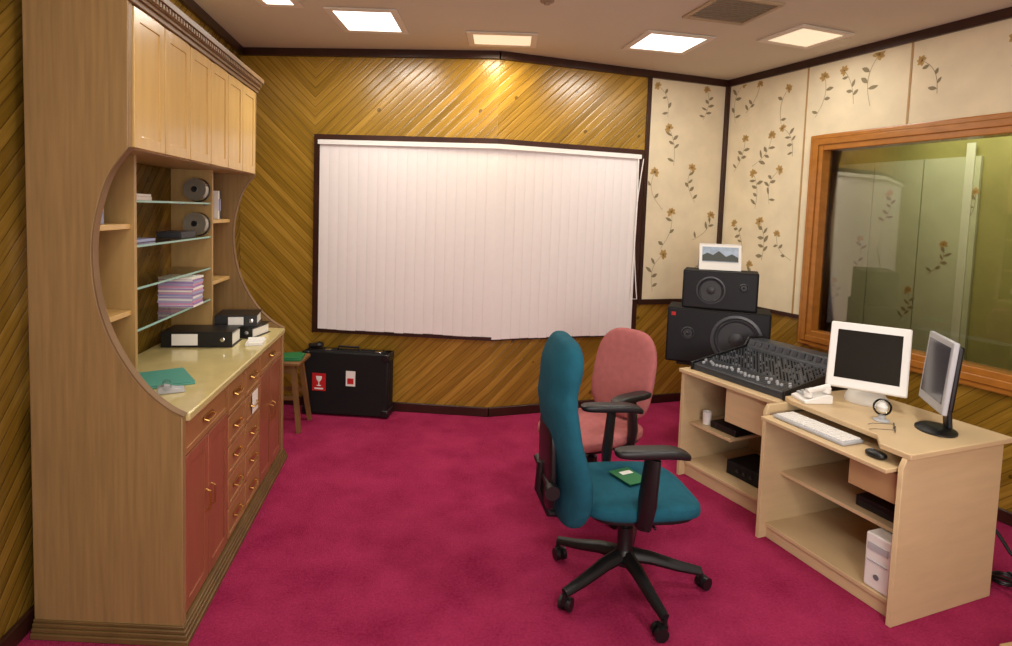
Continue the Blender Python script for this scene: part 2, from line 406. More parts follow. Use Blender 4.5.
mb = MB(); pp = [rel(WR.pt(aR-t-.03+.008*math.sin(k/3), Z1-.08-k*.085, .09)) for k in range(15)]; qq = [rel(WR.pt(aR-t+.02-.05*math.sin(k/14*PI), Z1-.08-k*.085, .09)) for k in range(15)]
mb.tube(pp+qq[::-1], .0045, 6); mb.build('pull_cord', 'white', bl)

# ------------------------------------------------------------------ ceiling fixtures
def lamp(label, x, y, w, d, rz, lit, power, col):
    t = thing('ceiling_light', label, 'ceiling light', (x, y, CZ-.014), rz)
    mb = MB(); f = .045
    for a in (-1, 1):
        mb.box((a*(w/2-f/2), 0, .007), (f, d, .012)); mb.box((0, a*(d/2-f/2), .007), (w-2*f, f, .012))
    mb.build('frame', 'cream', t, bevel=.003)
    mb = MB(); mb.box((0, 0, .009), (w-2*f, d-2*f, .006)); mb.build('diffuser', 'lightwarm' if lit else 'lightdim', t)
    if power:
        l = bpy.data.lights.new('lamp', 'AREA'); l.shape = 'RECTANGLE'; l.size = w*.8; l.size_y = d*.8; l.energy = power; l.color = col
        lo = bpy.data.objects.new('lamp', l); C.objects.link(lo); lo.location = (x, y, CZ-.03); lo.rotation_euler = (0, 0, rz)
warm = (1, .95, .87)
lamp('bright square ceiling light above the left half of the blind', -.97, 4.10, .46, .5, 0, 1, 11, warm)
lamp('bright square ceiling light nearest the far right corner', 1.09, 4.36, .5, .46, .2, 1, 12, warm)
lamp('dim ceiling light close to the pine wall above the blind', -.08, 4.42, .5, .34, 0, 0, 14, (1, .86, .60))
lamp('dim ceiling light near the flowered right wall', 1.95, 4.12, .44, .40, .35, 0, 5, warm)
lamp('bright ceiling light above the tall wall cabinet', -1.45, 3.68, .26, .36, 0, 1, 9, warm)
lamp('ceiling light nearest the viewer on the left', -.5, 1.5, .5, .5, 0, 1, 14, warm)
lamp('ceiling light nearest the viewer on the right', 1.6, 1.9, .5, .5, 0, 1, 26, warm)
lamp('ceiling light behind the viewer', .9, -.6, .6, .6, 0, 1, 30, warm)
t = thing('ceiling_vent', 'beige slatted air vent in the ceiling between two lights', 'vent', (1.29, 3.66, CZ-.014), .25)
mb = MB()
for a in (-1, 1): mb.box((a*.20, 0, .007), (.025, .40, .012)); mb.box((0, a*.1875, .007), (.375, .025, .012))
mb.build('frame', 'ventc', t)
mb = MB()
for k in range(12): mb.box((0, -.16+k*.029, .006), (.375, .024, .003), (.25, 0, 0))
mb.build('slats', 'ventd', t)
mb = MB(); mb.lathe([(.0, -.02), (.018, -.02), (.02, -.012), (.04, -.006), (.042, 0)]); tag(mb.build('sprinkler', 'ventd', loc=(.19, 3.62, CZ)), 'small brown sprinkler head on the ceiling near the top edge', 'sprinkler')

# ------------------------------------------------------------------ tall cabinet
CR = .1485; CO = Vector((-1.162, 2.145, 0))
K = .17; warp = lambda c: (c.x, c.y - K*c.x, c.z)
def cab(x, y, z=0):
    y = y - K*x
    return Vector((CO.x + math.cos(CR)*x - math.sin(CR)*y, CO.y + math.sin(CR)*x + math.cos(CR)*y, z))
DP = .56; LN = 1.70
cb = thing('wall_cabinet', 'tall pale wood wall cabinet with curved open middle, worktop, drawers and reddish base doors', 'cabinet', CO, CR)
def cat(pts, n=6):
    out = []
    for i in range(len(pts)-1):
        p0 = Vector(pts[max(i-1, 0)]); p1 = Vector(pts[i]); p2 = Vector(pts[i+1]); p3 = Vector(pts[min(i+2, len(pts)-1)])
        for k in range(n):
            t = k/n; out.append(tuple(.5*((2*p1)+(-p0+p2)*t+(2*p0-5*p1+4*p2-p3)*t*t+(-p0+3*p1-3*p2+p3)*t**3)))
    out.append(tuple(pts[-1])); return out
UB = 1.835; UT = 2.345
curve = cat([(.0, .865), (-.06, .895), (-.14, .96), (-.21, 1.05), (-.27, 1.16), (-.31, 1.29), (-.325, 1.44), (-.312, 1.58), (-.265, 1.73), (-.19, UB)])
side = [(-DP, .0), (0, .0)] + curve + [(-.185, UT+.07), (-DP, UT+.07)]
for y0, y1 in ((0, .035), (LN-.035, LN)):
    mb = MB(); mb.prism(side, y0, y1, 'y'); o = mb.build('side_panel', 'cabside', cb, bevel=.004, warp=warp)
for y0, y1 in ((-.002, .037), (LN-.037, LN+.002)):
    mb = MB(); pr = [(x, z) for x, z in curve]
    vv = []; n = len(pr)
    for x, z in pr: vv += [(x, y0, z), (x, y1, z), (x+.006, y0, z+.003), (x+.006, y1, z+.003)]
    fs = []
    for i in range(n-1):
        a = i*4; b = a+4; fs += [(a, b, b+2, a+2), (a+1, a+3, b+3, b+1), (a+2, b+2, b+3, a+3), (a, a+1, b+1, b)]
    mb.add(vv, fs); mb.build('edging', 'crown', cb, warp=warp)
mb = MB(); mb.b2(-DP, -.03, .035, LN-.035, .07, .835); mb.build('base_carcass', 'cabtan', cb, warp=warp)
mb = MB()
for k, (w, z0, z1) in enumerate(((.028, 0, .022), (.020, .022, .038), (.014, .038, .052), (.007, .052, .064))):
    mb.b2(-DP, w, -w, LN+w*.5, z0, z1)
mb.build('plinth', 'plinth', cb, bevel=.003, warp=warp)
mb = MB(); mb.b2(-DP, .014, .036, LN-.036, .835, .868); mb.build('worktop', 'counter', cb, bevel=.006, warp=warp)
mb = MB(); mb.b2(-DP, -.205, .035, LN-.035, UB, UT+.005); mb.build('upper_carcass', 'cabtan', cb, warp=warp)
mb = MB()
for w, z0, z1 in ((.010, 0, .02), (.020, .02, .035), (.042, .06, .085)):
    mb.b2(-.19, -.185+w, .0, LN+w*.4, UT+z0, UT+z1)
mb.b2(-.19, -.185+.026, .0, LN+.012, UT+.035, UT+.06)
mb.b2(-DP, -.19, .036, LN-.036, UT+.006, UT+.07)
for k in range(58): mb.b2(-.160, -.148, k*.029+.005, k*.029+.020, UT+.037, UT+.058)
mb.build('cornice', 'crown', cb, bevel=.002, warp=warp)
def door(name, y0, y1, z0, z1, xf, m, handle, mh='brass', fr=.045):
    mb = MB(); th = .02
    mb.b2(xf-th, xf, y0, y0+fr, z0, z1); mb.b2(xf-th, xf, y1-fr, y1, z0, z1); mb.b2(xf-th, xf, y0+fr, y1-fr, z0, z0+fr); mb.b2(xf-th, xf, y0+fr, y1-fr, z1-fr, z1)
    mb.b2(xf-th, xf-.004, y0+fr-.001, y1-fr+.001, z0+fr-.001, z1-fr+.001)
    o = mb.build(name, m, cb, bevel=.002, warp=warp)
    if handle:
        hy, hz, ln, vert = handle; mb = MB()
        if vert: pts = [(xf, hy, hz-ln/2), (xf+.018, hy, hz-ln/2+.008), (xf+.020, hy, hz), (xf+.018, hy, hz+ln/2-.008), (xf, hy, hz+ln/2)]
        else: pts = [(xf, hy-ln/2, hz), (xf+.016, hy-ln/2+.006, hz-.006), (xf+.019, hy, hz-.010), (xf+.016, hy+ln/2-.006, hz-.006), (xf, hy+ln/2, hz)]
        mb.tube(pts, .0042, 8)
        if not vert: mb.b2(xf, xf+.003, hy-ln/2-.006, hy+ln/2+.006, hz-.009, hz+.011)
        mb.build('handle', mh, o, warp=warp)
    return o
uw = (LN-.07)/6
for k in range(6):
    y0 = .035+k*uw; door('door', y0+.004, y0+uw-.004, UB+.005, UT-.005, -.183, 'updoor', None)
def bdoors(y0, y1):
    mid = (y0+y1)/2
    door('drawer', y0+.004, y1-.004, .70, .825, -.008, 'drawer', (mid, .768, .10, 0), fr=.022)
    door('door', y0+.004, mid-.002, .075, .69, -.008, 'lodoor', (mid-.03, .42, .09, 1))
    door('door', mid+.002, y1-.004, .075, .69, -.008, 'lodoor', (mid+.03, .42, .09, 1))
bdoors(.035, .565); bdoors(1.135, LN-.035)
for c in range(2):
    y0 = .565+c*.285; zs = [.075, .225, .375, .52, .665, .83]
    for k in range(5): door('drawer', y0+.004, y0+.281, zs[k]+.003, zs[k+1]-.005, -.008, 'drawer', (y0+.142, (zs[k]+zs[k+1])/2+.005, .10, 0), fr=.02)
P1, P2, PF = .335, 1.285, -.325
for y in (P1, P2):
    mb = MB(); mb.b2(-DP, PF, y, y+.022, .868, UB); mb.build('divider', 'cabtan', cb, bevel=.002, warp=warp)
for z in (1.17, 1.53):
    for y0, y1 in ((.036, P1-.001), (P2+.023, LN-.036)):
        mb = MB(); mb.b2(-DP, -.34, y0, y1, z, z+.022); mb.build('shelf', 'updoor', cb, bevel=.002, warp=warp)
SZ = (1.10, 1.28, 1.46, 1.65)
for z in SZ:
    mb = MB(); mb.add([(-DP+.01, P1+.024, z-.001), (PF-.012, P1+.024, z-.001), (PF-.012, P2-.002, z-.001), (-DP+.01, P2-.002, z-.001)], [(0, 1, 2, 3)])
    mb.mi = 1; mb.b2(PF-.012, PF-.008, P1+.024, P2-.002, z-.009, z); g_ = mb.build('glass_shelf', ['shelfglass', 'glassedge'], cb, warp=warp)
    for y in (P1+.03, P2-.008):
        for x in (-.5, -.36): mb = MB(); mb.box((x, y, z-.013), (.02, .012, .008)); mb.build('shelf_pin', 'chrome', g_, warp=warp)
WT = .869
mb = MB(); mb.b2(.0, .0025, -.05, .05, -.055, .055)
tag(mb.build('taped_note', 'paperw', loc=cab(-.0060, 1.02, .60), rotz=CR), 'white paper note stuck on a drawer front of the tall cabinet', 'note')
mb = MB(); mb.box((0, 0, .004), (.20, .27, .008)); mb.box((.004, .004, .010), (.19, .26, .003), (0, 0, .03))
tag(mb.build('folder', ['folder'], loc=cab(-.25, .44, WT), rotz=CR+.5, bevel=.001), 'teal green folder lying flat near the front of the worktop', 'folder')
t = thing('tape_dispenser', 'small clear and grey tape dispenser on the near end of the worktop', 'tape dispenser', cab(-.15, .27, WT), CR+.4)
mb = MB(); mb.prism([(-.05, 0), (.05, 0), (.045, .018), (.016, .02), (-.025, .035), (-.05, .022)], -.02, .02, 'y'); mb.build('body', 'lgrey', t, bevel=.002)
mb = MB(); mb.cyl((-.016, -.022, .032), (-.016, .022, .032), .018, n=20); mb.build('tape_roll', 'clear', t)
def binder(label, loc, rz, w=.30, d=.25, h=.07, lb=0):
    t = thing('ring_binder', label, 'binder', loc, rz, 'black ring binders on the worktop')
    mb = MB(); mb.box((0, 0, .0015), (w, d, .003)); mb.box((0, 0, h-.0015), (w, d, .003)); mb.box((0, -d/2+.0015, h/2), (w, .003, h-.006)); mb.build('cover', 'black', t)
    mb = MB(); mb.box((.0, .01, h*.42), (w-.02, d-.04, h*.7)); mb.build('paper_block', 'paperw', t)
    mb = MB(); mb.box((lb, -d/2-.002, h/2), (w*.36, .004, h*.72)); mb.build('spine_label', 'paperw', t)
    mb = MB(); mb.lathe([(.012, 0), (.012, .002), (.008, .003)], n=16, M=Matrix.Translation((w*.36, -d/2, h/2)) @ Matrix.Rotation(PI/2, 4, 'X')); mb.build('finger_ring', 'chrome', t)
    return t
binder('black ring binder lying flat with a white spine label, beside the cabinet divider', cab(-.33, 1.15, WT), CR+.02, w=.36, d=.20, h=.085, lb=-.06)
binder('lower of two black binders stacked at the far end of the worktop', cab(-.19, 1.43, WT), CR-.25, w=.24, d=.22, h=.065)
binder('upper of two black binders stacked at the far end of the worktop', cab(-.21, 1.43, WT+.066), CR+.1, w=.23, d=.22, h=.065)
mb = MB(); mb.box((0, 0, .008), (.09, .12, .016)); mb.box((0, .01, .02), (.085, .10, .008), (0, 0, .1))
tag(mb.build('papers', 'paperw', loc=cab(-.05, 1.20, WT), rotz=CR+.1), 'small stack of white papers in front of the stacked binders', 'papers')
cols = ['paperw', 'purple', 'pinkc', 'bluec', 'paperw', 'purple', 'bluec', 'pinkc', 'paperw', 'purple', 'pinkc', 'bluec', 'purple', 'paperw']
for k in range(14):
    mb = MB(); mb.box((0, 0, .0055), (.17, .145, .0105)); mb.mi = 1; mb.box((-.0, -.001, .0055), (.166, .145, .007))
    tag(mb.build('booklet', [cols[k], cols[(k+1) % 14]], loc=cab(-.40+random.uniform(-.004, .004), 1.02, SZ[0]+.001+k*.0112), rotz=CR+random.uniform(-.05, .05)), 'thin pastel booklet in the pink and purple stack on the lowest glass shelf', 'booklet', 'booklets stacked on the lowest glass shelf')
def disc(label, x, y, z):
    t = thing('disc_spindle', label, 'disc spindle', cab(x, y, z), CR-.1)
    Mx = Matrix.Translation((0, 0, .067)) @ Matrix.Rotation(PI/2-.1, 4, 'X')
    mb = MB(); mb.lathe([(.016, -.02), (.062, -.02), (.062, .02), (.016, .02)], n=32, M=Mx); mb.build('disc_stack', 'disc', t)
    mb = MB(); mb.lathe([(.0, -.026), (.014, -.026), (.016, .026), (.0, .026)], n=20, M=Mx); mb.build('hub', 'black', t)
    mb = MB(); mb.lathe([(.0, -.030), (.066, -.030), (.066, -.022), (.0, -.022)], n=32, M=Mx); mb.build('cover_plate', 'black', t)
disc('round disc stack on its edge on the topmost glass shelf', -.385, 1.20, SZ[3]+.002)
disc('round disc stack on its edge on the second glass shelf from the top', -.385, 1.20, SZ[2]+.002)
mb = MB(); mb.b2(-.06, .06, -.10, .10, 0, .035); mb.b2(-.055, .055, -.104, -.1, .005, .03)
tag(mb.build('media_player', 'dgrey', loc=cab(-.41, .99, SZ[2]+.001), rotz=CR, bevel=.003), 'small flat dark device on the second glass shelf from the top', 'device')
mb = MB(); mb.b2(-.06, .06, -.11, .11, 0, .016); mb.b2(-.05, .06, -.10, .10, .017, .028)
tag(mb.build('booklet_pile', 'paperw', loc=cab(-.45, .55, SZ[3]+.001), rotz=CR+.1), 'thin pile of white booklets on the topmost glass shelf', 'booklets')
mb = MB(); mb.b2(-.05, .05, -.12, .12, 0, .012); tag(mb.build('notebook', 'bluec', loc=cab(-.45, .58, SZ[2]+.001), rotz=CR), 'thin pale notebook flat on the second glass shelf from the top', 'notebook')
for k, (c, h) in enumerate((('dgrey', .17), ('paperw', .15), ('bluec', .16))):
    mb = MB(); mb.b2(-.06, .06, -.012, .012, 0, h); mb.mi = 1; mb.b2(.060, .061, -.009, .009, h*.3, h*.7)
    tag(mb.build('book', [c, 'cream'], loc=cab(-.45, .14+k*.027, 1.553), rotz=CR, bevel=.001), ['dark book', 'white book', 'pale blue book'][k]+' standing on the upper wooden shelf of the near cabinet bay', 'book', 'books in the near cabinet bay')
for k, c in enumerate(('paperw', 'dgrey')):
    mb = MB(); mb.b2(-.06, .06, -.012, .012, 0, .17); mb.mi = 1; mb.b2(.060, .061, -.009, .009, .05, .12)
    tag(mb.build('book', [c, 'bluec'], loc=cab(-.42, 1.50+k*.027, 1.553), rotz=CR, bevel=.001), ['white book', 'dark book'][k]+' standing on the upper wooden shelf of the far cabinet bay', 'book', 'books in the far cabinet bay')

# ------------------------------------------------------------------ stool and case
t = thing('wooden_stool', 'brown wooden stool with splayed legs beside the black case', 'stool', (-1.64, 4.40, 0), .05)
mb = MB(); mb.b2(-.17, .17, -.15, .15, .49, .52); mb.build('seat', 'stoolwood', t, bevel=.008)
for sx in (-1, 1):
    for sy in (-1, 1):
        mb = MB(); mb.tube([(sx*.11, sy*.09, .49), (sx*.17, sy*.14, .0)], [.026, .02], 4); mb.build('leg', 'stoolwood', t)
for c_, d_ in (((0, -.115, .25), (.26, .015, .03)), ((0, .115, .25), (.26, .015, .03)), ((0, -.1, .455), (.24, .015, .06))):
    mb = MB(); mb.box(c_, d_); mb.build('stretcher', 'stoolwood', t)
mb = MB(); mb.box((0, 0, .008), (.24, .2, .016)); mb.box((.01, 0, .02), (.2, .17, .008), (0, 0, .2)); tag(mb.build('book', 'green', loc=(-1.60, 4.38, .521), rotz=.2, bevel=.002), 'green book lying on the wooden stool', 'book')
ca = math.atan2(WL.d.y, WL.d.x)
t = thing('equipment_case', 'black upright equipment case with a red and a white sticker against the pine wall', 'case', (-1.225, 4.71, .0), ca)
mb = MB(); mb.b2(-.345, .345, -.02, .08, .012, .515); mb.build('body', 'blackm', t, bevel=.012)
mb = MB(); mb.b2(-.345, .345, -.075, -.022, .012, .515); mb.build('lid', 'blackm', t, bevel=.012)
for x in (-.32, .32):
    for z in (.04, .485): mb = MB(); mb.box((x, 0, z), (.06, .164, .06)); mb.build('corner_cap', 'black', t, bevel=.01)
mb = MB(); mb.box((0, -.021, .515), (.66, .008, .006)); mb.build('seam_strip', 'dgrey', t)
mb = MB(); mb.tube([(-.09, 0, .512), (-.08, 0, .545), (.08, 0, .545), (.09, 0, .512)], .009); mb.build('handle', 'black', t)
for x in (-.16, .25):
    mb = MB(); mb.box((x, -.01, .517), (.05, .06, .012)); mb.build('latch', 'chrome', t, bevel=.002)
mb = MB(); mb.box((0, 0, 0), (.11, .003, .14)); mb.mi = 1
mb.lathe([(.0, 0), (.018, .0), (.018, .004), (.004, .006), (.004, .03), (.02, .05), (.024, .075), (.02, .078), (.0, .05)], n=14, M=Matrix.Translation((0, -.002, -.03)) @ Matrix.Diagonal((1, .1, 1, 1)))
mb.box((0, -.002, -.052), (.07, .002, .012)); mb.build('sticker', ['red', 'paperw'], t, loc=(-.21, -.077, .27))
mb = MB(); mb.box((0, 0, 0), (.075, .003, .12)); mb.mi = 1; mb.box((0, -.002, -.02), (.05, .002, .045)); mb.build('sticker', ['paperw', 'red'], t, loc=(.045, -.077, .31))
mb = MB()
mb.sup((0, 0, .02), (.06, .045, .02), .8, .7, fn=lambda p: (p.x, p.y, p.z+.006*math.sin(p.x*60)))
tag(mb.build('cable_pouch', 'black', loc=(-1.49, 4.73, .527)), 'small black pouch on the left end of the equipment case', 'pouch')

# ------------------------------------------------------------------ computer desk
DR = .379; DN = Vector((1.635, 2.363, 0))
def dk(x, y, z=0): return Vector((DN.x+math.cos(DR)*x-math.sin(DR)*y, DN.y+math.sin(DR)*x+math.cos(DR)*y, z))
LD = .74; WD = .69; TZ = .735
t = thing('computer_desk', 'pale wood computer desk with pull-out keyboard tray and open shelves, in front', 'desk', DN, DR)
sidep = [(0, 0), (WD-.04, 0), (WD-.04, TZ-.025), (.02, TZ-.025), (.0, TZ-.06)]
for y0 in (0, LD-.022):
    mb = MB(); mb.prism(sidep, y0, y0+.022, 'y'); mb.build('side_panel', 'beech', t, bevel=.002)
mb = MB(); mb.prism([(.02, -.015), (WD, -.015), (WD, LD+.015), (.16, LD+.015), (.13, LD-.05), (.11, .20), (.02, .12)], TZ-.025, TZ, 'z'); mb.build('desktop', 'beech', t, bevel=.004)
mb = MB(); mb.b2(-.05, .30, .035, LD-.035, .645, .663); mb.build('keyboard_tray', 'beech', t, bevel=.003)
for y in (.026, LD-.032): mb = MB(); mb.b2(.02, .35, y, y+.006, .642, .67); mb.build('tray_runner', 'chrome', t)
mb = MB(); mb.b2(.12, WD-.05, .022, LD-.022, .33, .348); mb.build('shelf', 'beech', t, bevel=.002)
mb = MB(); mb.b2(.04, WD-.05, .022, LD-.022, .06, .08); mb.b2(.05, .065, .022, LD-.022, 0, .06); mb.build('shelf', 'beech', t, bevel=.002)
mb = MB(); mb.b2(WD-.06, WD-.045, .022, LD-.022, .08, TZ-.03); mb.build('back_panel', 'beechd', t)
mb = MB(); mb.b2(.03, .045, .03, .26, .50, .63); mb.b2(.045, .40, .03, .045, .50, .63); mb.b2(.045, .40, .245, .26, .50, .63); mb.b2(.045, .4, .045, .245, .5, .512); mb.build('drawer', 'beechd', t, bevel=.002)
t = thing('keyboard', 'white computer keyboard on the pull-out tray', 'keyboard', dk(.06, .47, .665), DR+PI/2)
mb = MB(); mb.b2(-.20, .20, -.065, .065, 0, .016); mb.build('case', 'lgrey', t, bevel=.004)
mb = MB()
for r in range(6):
    for c in range(18): mb.b2(-.19+c*.0212, -.19+c*.0212+.018, -.058+r*.0195, -.058+r*.0195+.016, .016, .022)
mb.build('keys', 'white', t, bevel=.0015)
t = thing('mouse', 'black computer mouse at the near end of the keyboard tray', 'mouse', dk(.03, .14, .664), DR+PI/2)
mb = MB(); mb.sup((0, 0, .014), (.045, .027, .016), .8, .8, fn=lambda p: (p.x, p.y, max(p.z, -.013))); mb.build('shell', 'black', t)
mb = MB(); mb.cyl((.02, -.004, .027), (.02, .004, .027), .006, n=12); mb.build('scroll_wheel', 'grey', t)
t = thing('desktop_computer', 'white all-in-one computer with dark flat screen tilted back on a domed base', 'computer', dk(.515, .565, TZ), -.60)
mb = MB(); mb.lathe([(.098, 0), (.10, .01), (.095, .03), (.08, .055), (.05, .075), (.02, .082), (0, .083)], n=36); mb.build('base', 'white', t)
mb = MB(); mb.tube([(0, 0, .08), (0, .01, .14), (0, -.01, .20), (0, -.045, .235)], .012, 12); mb.build('arm', 'chrome', t)
Ms = Matrix.Translation((.0, -.085, .245)) @ Matrix.Rotation(-.34, 4, 'X')
mb = MB(); mb.box((0, 0, 0), (.355, .028, .34), M=Ms); s_ = mb.build('display', 'white', t, bevel=.008)
mb = MB(); mb.box((0, -.0145, .004), (.285, .003, .25), M=Ms); mb.build('screen', 'screen', s_)
t = thing('telephone', 'white desk telephone between the mixing console and the all-in-one computer', 'telephone', dk(.235, .655, TZ), DR-.3)
mb = MB(); mb.prism([(-.075, 0), (.075, 0), (.075, .045), (.045, .05), (-.075, .018)], -.065, .065, 'y'); mb.build('body', 'white', t, bevel=.005)
mb = MB(); mb.tube([(-.05, -.04, .055), (-.035, -.04, .062), (.045, -.04, .083), (.06, -.04, .083)], [.018, .014, .014, .018], 12, 1.3); mb.cyl((-.045, -.04, .033), (-.045, -.04, .055), .022); mb.cyl((.052, -.04, .055), (.052, -.04, .08), .022); mb.build('handset', 'white', t)
mb = MB()
for r in range(4):
    for c in range(3): mb.box((-.045+r*.022, .005+c*.02, .033+r*.0055), (.015, .014, .01), (0, -.23, 0))
mb.build('keys', 'lgrey', t)
t = thing('monitor', 'thin silver-bezelled flat monitor on a black stand at the desk corner, seen almost edge-on', 'monitor', dk(.43, .155, TZ), -1.90)
mb = MB(); mb.lathe([(.0, 0), (.10, 0), (.10, .008), (.08, .018), (.03, .022), (0, .022)], n=32, M=Matrix.Diagonal((1, .8, 1, 1))); mb.build('base', 'black', t)
mb = MB(); mb.box((0, .035, .12), (.06, .022, .20), (.1, 0, 0)); mb.build('neck', 'black', t, bevel=.006)
Ms = Matrix.Translation((0, -.01, .27)) @ Matrix.Rotation(-.08, 4, 'X')
mb = MB(); mb.box((0, 0, 0), (.31, .022, .32), M=Ms); s_ = mb.build('bezel', 'lgrey', t, bevel=.005)
mb = MB(); mb.box((0, -.012, .008), (.26, .003, .25), M=Ms); mb.build('screen', 'screenlit', s_)
mb = MB(); mb.box((0, .022, 0), (.29, .026, .29), M=Ms); mb.build('back_shell', 'black', t, bevel=.009)
t = thing('ball_speaker', 'small clear plastic ball speaker between the computer and the monitor', 'speaker', dk(.30, .32, TZ))
mb = MB(); mb.lathe([(.0, 0), (.034, 0), (.036, .005), (.016, .014), (.014, .028), (0, .029)], n=24); mb.build('foot', 'lgrey', t)
mb = MB(); mb.sup((0, 0, .066), (.04, .04, .04), 1, 1); mb.build('ball', 'clear', t)
mb = MB(); mb.lathe([(0, .046), (.02, .048), (.024, .07), (.012, .088), (0, .09)], n=20); mb.build('driver', 'white', t)
t = thing('eyeglasses', 'thin-rimmed eyeglasses lying on the desktop before the flat monitor', 'glasses', dk(.22, .20, TZ+.006), 1.1)
mb = MB()
for s in (-1, 1):
    mb.tube([(s*.026+.019*math.cos(a*PI/8), 0, .012+.013*math.sin(a*PI/8)) for a in range(17)], .0014, 5)
mb.tube([(-.008, 0, .016), (0, 0, .019), (.008, 0, .016)], .0014, 5); mb.build('rims', 'black', t)
for s in (-1, 1): mb = MB(); mb.tube([(s*.045, 0, .014), (s*.042, .08, .004), (s*.038, .10, -.003)], .0014, 5); mb.build('temple', 'black', t)
t = thing('computer_tower', 'narrow white computer tower on the bottom shelf of the front desk', 'computer', dk(.14, .11, .081), DR)
mb = MB(); mb.b2(-.09, .28, -.06, .06, 0, .24); mb.build('case', 'white', t, bevel=.008)
mb = MB(); mb.b2(-.0945, -.09, -.045, .045, .17, .20); mb.b2(-.0945, -.09, -.045, .045, .12, .125); mb.build('drive_bay', 'lgrey', t)
mb = MB(); mb.lathe([(0, 0), (.012, 0), (.012, .004), (0, .004)], n=16, M=Matrix.Translation((-.09, 0, .06)) @ Matrix.Rotation(-PI/2, 4, 'Y')); mb.build('power_button', 'grey', t)
mb = MB(); mb.b2(-.10, .1, -.12, .12, 0, .05); mb.b2(-.105, -.10, -.1, .1, .01, .03); tag(mb.build('disk_drive_box', 'black', loc=dk(.27, .20, .349), rotz=DR, bevel=.004), 'flat black device on the middle shelf of the front desk', 'device')
for j, lb in enumerate(('thick black cable hanging in a loop to the carpet behind the front desk', 'thin black cable coiled on the carpet behind the front desk', 'short grey cable curled on the carpet behind the front desk')):
    pts = []
    for k in range(28):
        q = k/27
        if j == 0: pts.append(dk(.73+.02*math.sin(q*9), .06+.10*math.cos(q*7)-.05, .012+.33*(1-q)**2+.02*abs(math.sin(q*12))))
        elif j == 1: pts.append(dk(.83+.06*math.cos(q*13), .04+.05*math.sin(q*13), .012+.02*q))
        else: pts.append(dk(.80+.18*q, -.10-.04*math.sin(q*6), .010+.02*abs(math.sin(q*5))))
    mb = MB(); mb.tube(pts, (.008, .006, .006)[j], 8); tag(mb.build('cable', ['black', 'black', 'grey'][j]), lb, 'cable')
t = thing('wooden_crate', 'pale wooden box on the carpet at the lower right edge', 'box', (1.93, 2.17, 0), .25)
mb = MB(); mb.b2(0, .4, -.3, 0, 0, .07); mb.build('body', 'beech', t, bevel=.004)
mb = MB(); mb.b2(-.006, .41, -.31, .006, .07, .085); mb.build('lid', 'beechd', t, bevel=.003)

# ------------------------------------------------------------------ mixer desk
MR = .467; MN = Vector((1.469, 3.143, 0))
def mk(x, y, z=0): return Vector((MN.x+math.cos(MR)*x-math.sin(MR)*y, MN.y+math.sin(MR)*x+math.cos(MR)*y, z))
t = thing('mixer_desk', 'pale wood desk with open shelves carrying the mixing console', 'desk', MN, MR)
LM = .72; WM = .66; MZ = .70
for y0 in (0, LM-.022):
    mb = MB(); mb.b2(0.01, WM, y0, y0+.022, 0, MZ-.025); mb.build('side_panel', 'beech', t, bevel=.002)
mb = MB(); mb.b2(-.01, WM, -.012, LM+.006, MZ-.025, MZ); mb.build('desktop', 'beech', t, bevel=.004)
mb = MB(); mb.b2(.05, WM-.03, .022, LM-.022, .075, .095); mb.b2(.06, .075, .022, LM-.022, 0, .075); mb.build('shelf', 'beech', t, bevel=.002)
mb = MB(); mb.b2(.08, WM-.03, .36, LM-.022, .33, .348); mb.build('shelf', 'beech', t, bevel=.002)
mb = MB(); mb.b2(.02, .05, .03, .36, .47, MZ-.03); mb.b2(.05, .5, .03, .045, .47, MZ-.03); mb.b2(.05, .5, .345, .36, .47, MZ-.03); mb.b2(.05, .5, .045, .345, .47, .482); mb.build('drawer', 'beech', t, bevel=.002)
mb = MB(); mb.b2(WM-.03, WM-.015, .022, LM-.022, .09, MZ-.03); mb.build('back_panel', 'beechd', t)
t = thing('amplifier', 'black rack device on the bottom shelf of the mixer desk', 'amplifier', mk(.16, .33, .096), MR)
mb = MB(); mb.b2(0, .25, -.12, .12, 0, .085); mb.build('case', 'blackm', t, bevel=.004)
for k in range(3): mb = MB(); mb.cyl((0, -.07+k*.05, .045), (-.012, -.07+k*.05, .045), .010); mb.build('knob', 'dgrey', t)
mb = MB(); mb.b2(0, .22, -.1, .1, 0, .04); mb.cyl((0, .05, .02), (-.006, .05, .02), .01); tag(mb.build('tape_deck', 'black', loc=mk(.13, .47, .349), rotz=MR, bevel=.004), 'thin black device on the upper shelf of the mixer desk', 'device')
mb = MB(); mb.lathe([(0, 0), (.026, 0), (.028, .08), (.025, .08), (.023, .005), (0, .004)], n=24); tag(mb.build('cup', 'white', loc=mk(.15, .62, .349)), 'white cup on the upper shelf of the mixer desk', 'cup')
t = thing('mixing_console', 'black audio mixing console covered in faders and knobs on its desk', 'mixing console', mk(0.05, .0, MZ), MR)
LC = .665; WC = .62
prof = [(0, .0), (WC, .0), (WC, .165), (WC-.13, .17), (WC-.155, .115), (.0, .04)]
mb = MB(); mb.prism(prof, 0, LC, 'y'); mb.build('chassis', 'console', t, bevel=.004)
for y0 in (-.014, LC):
    mb = MB(); mb.prism([(-.01, .0), (WC+.01, .0), (WC+.01, .175), (WC-.13, .182), (WC-.165, .128), (-.01, .05)], y0, y0+.014, 'y'); mb.build('end_cheek', 'black', t, bevel=.003)
XS = WC-.155
sl = math.atan2(.075, XS)
def onp(x): return .04 + x*.075/XS
mb = MB(); mb3 = MB()
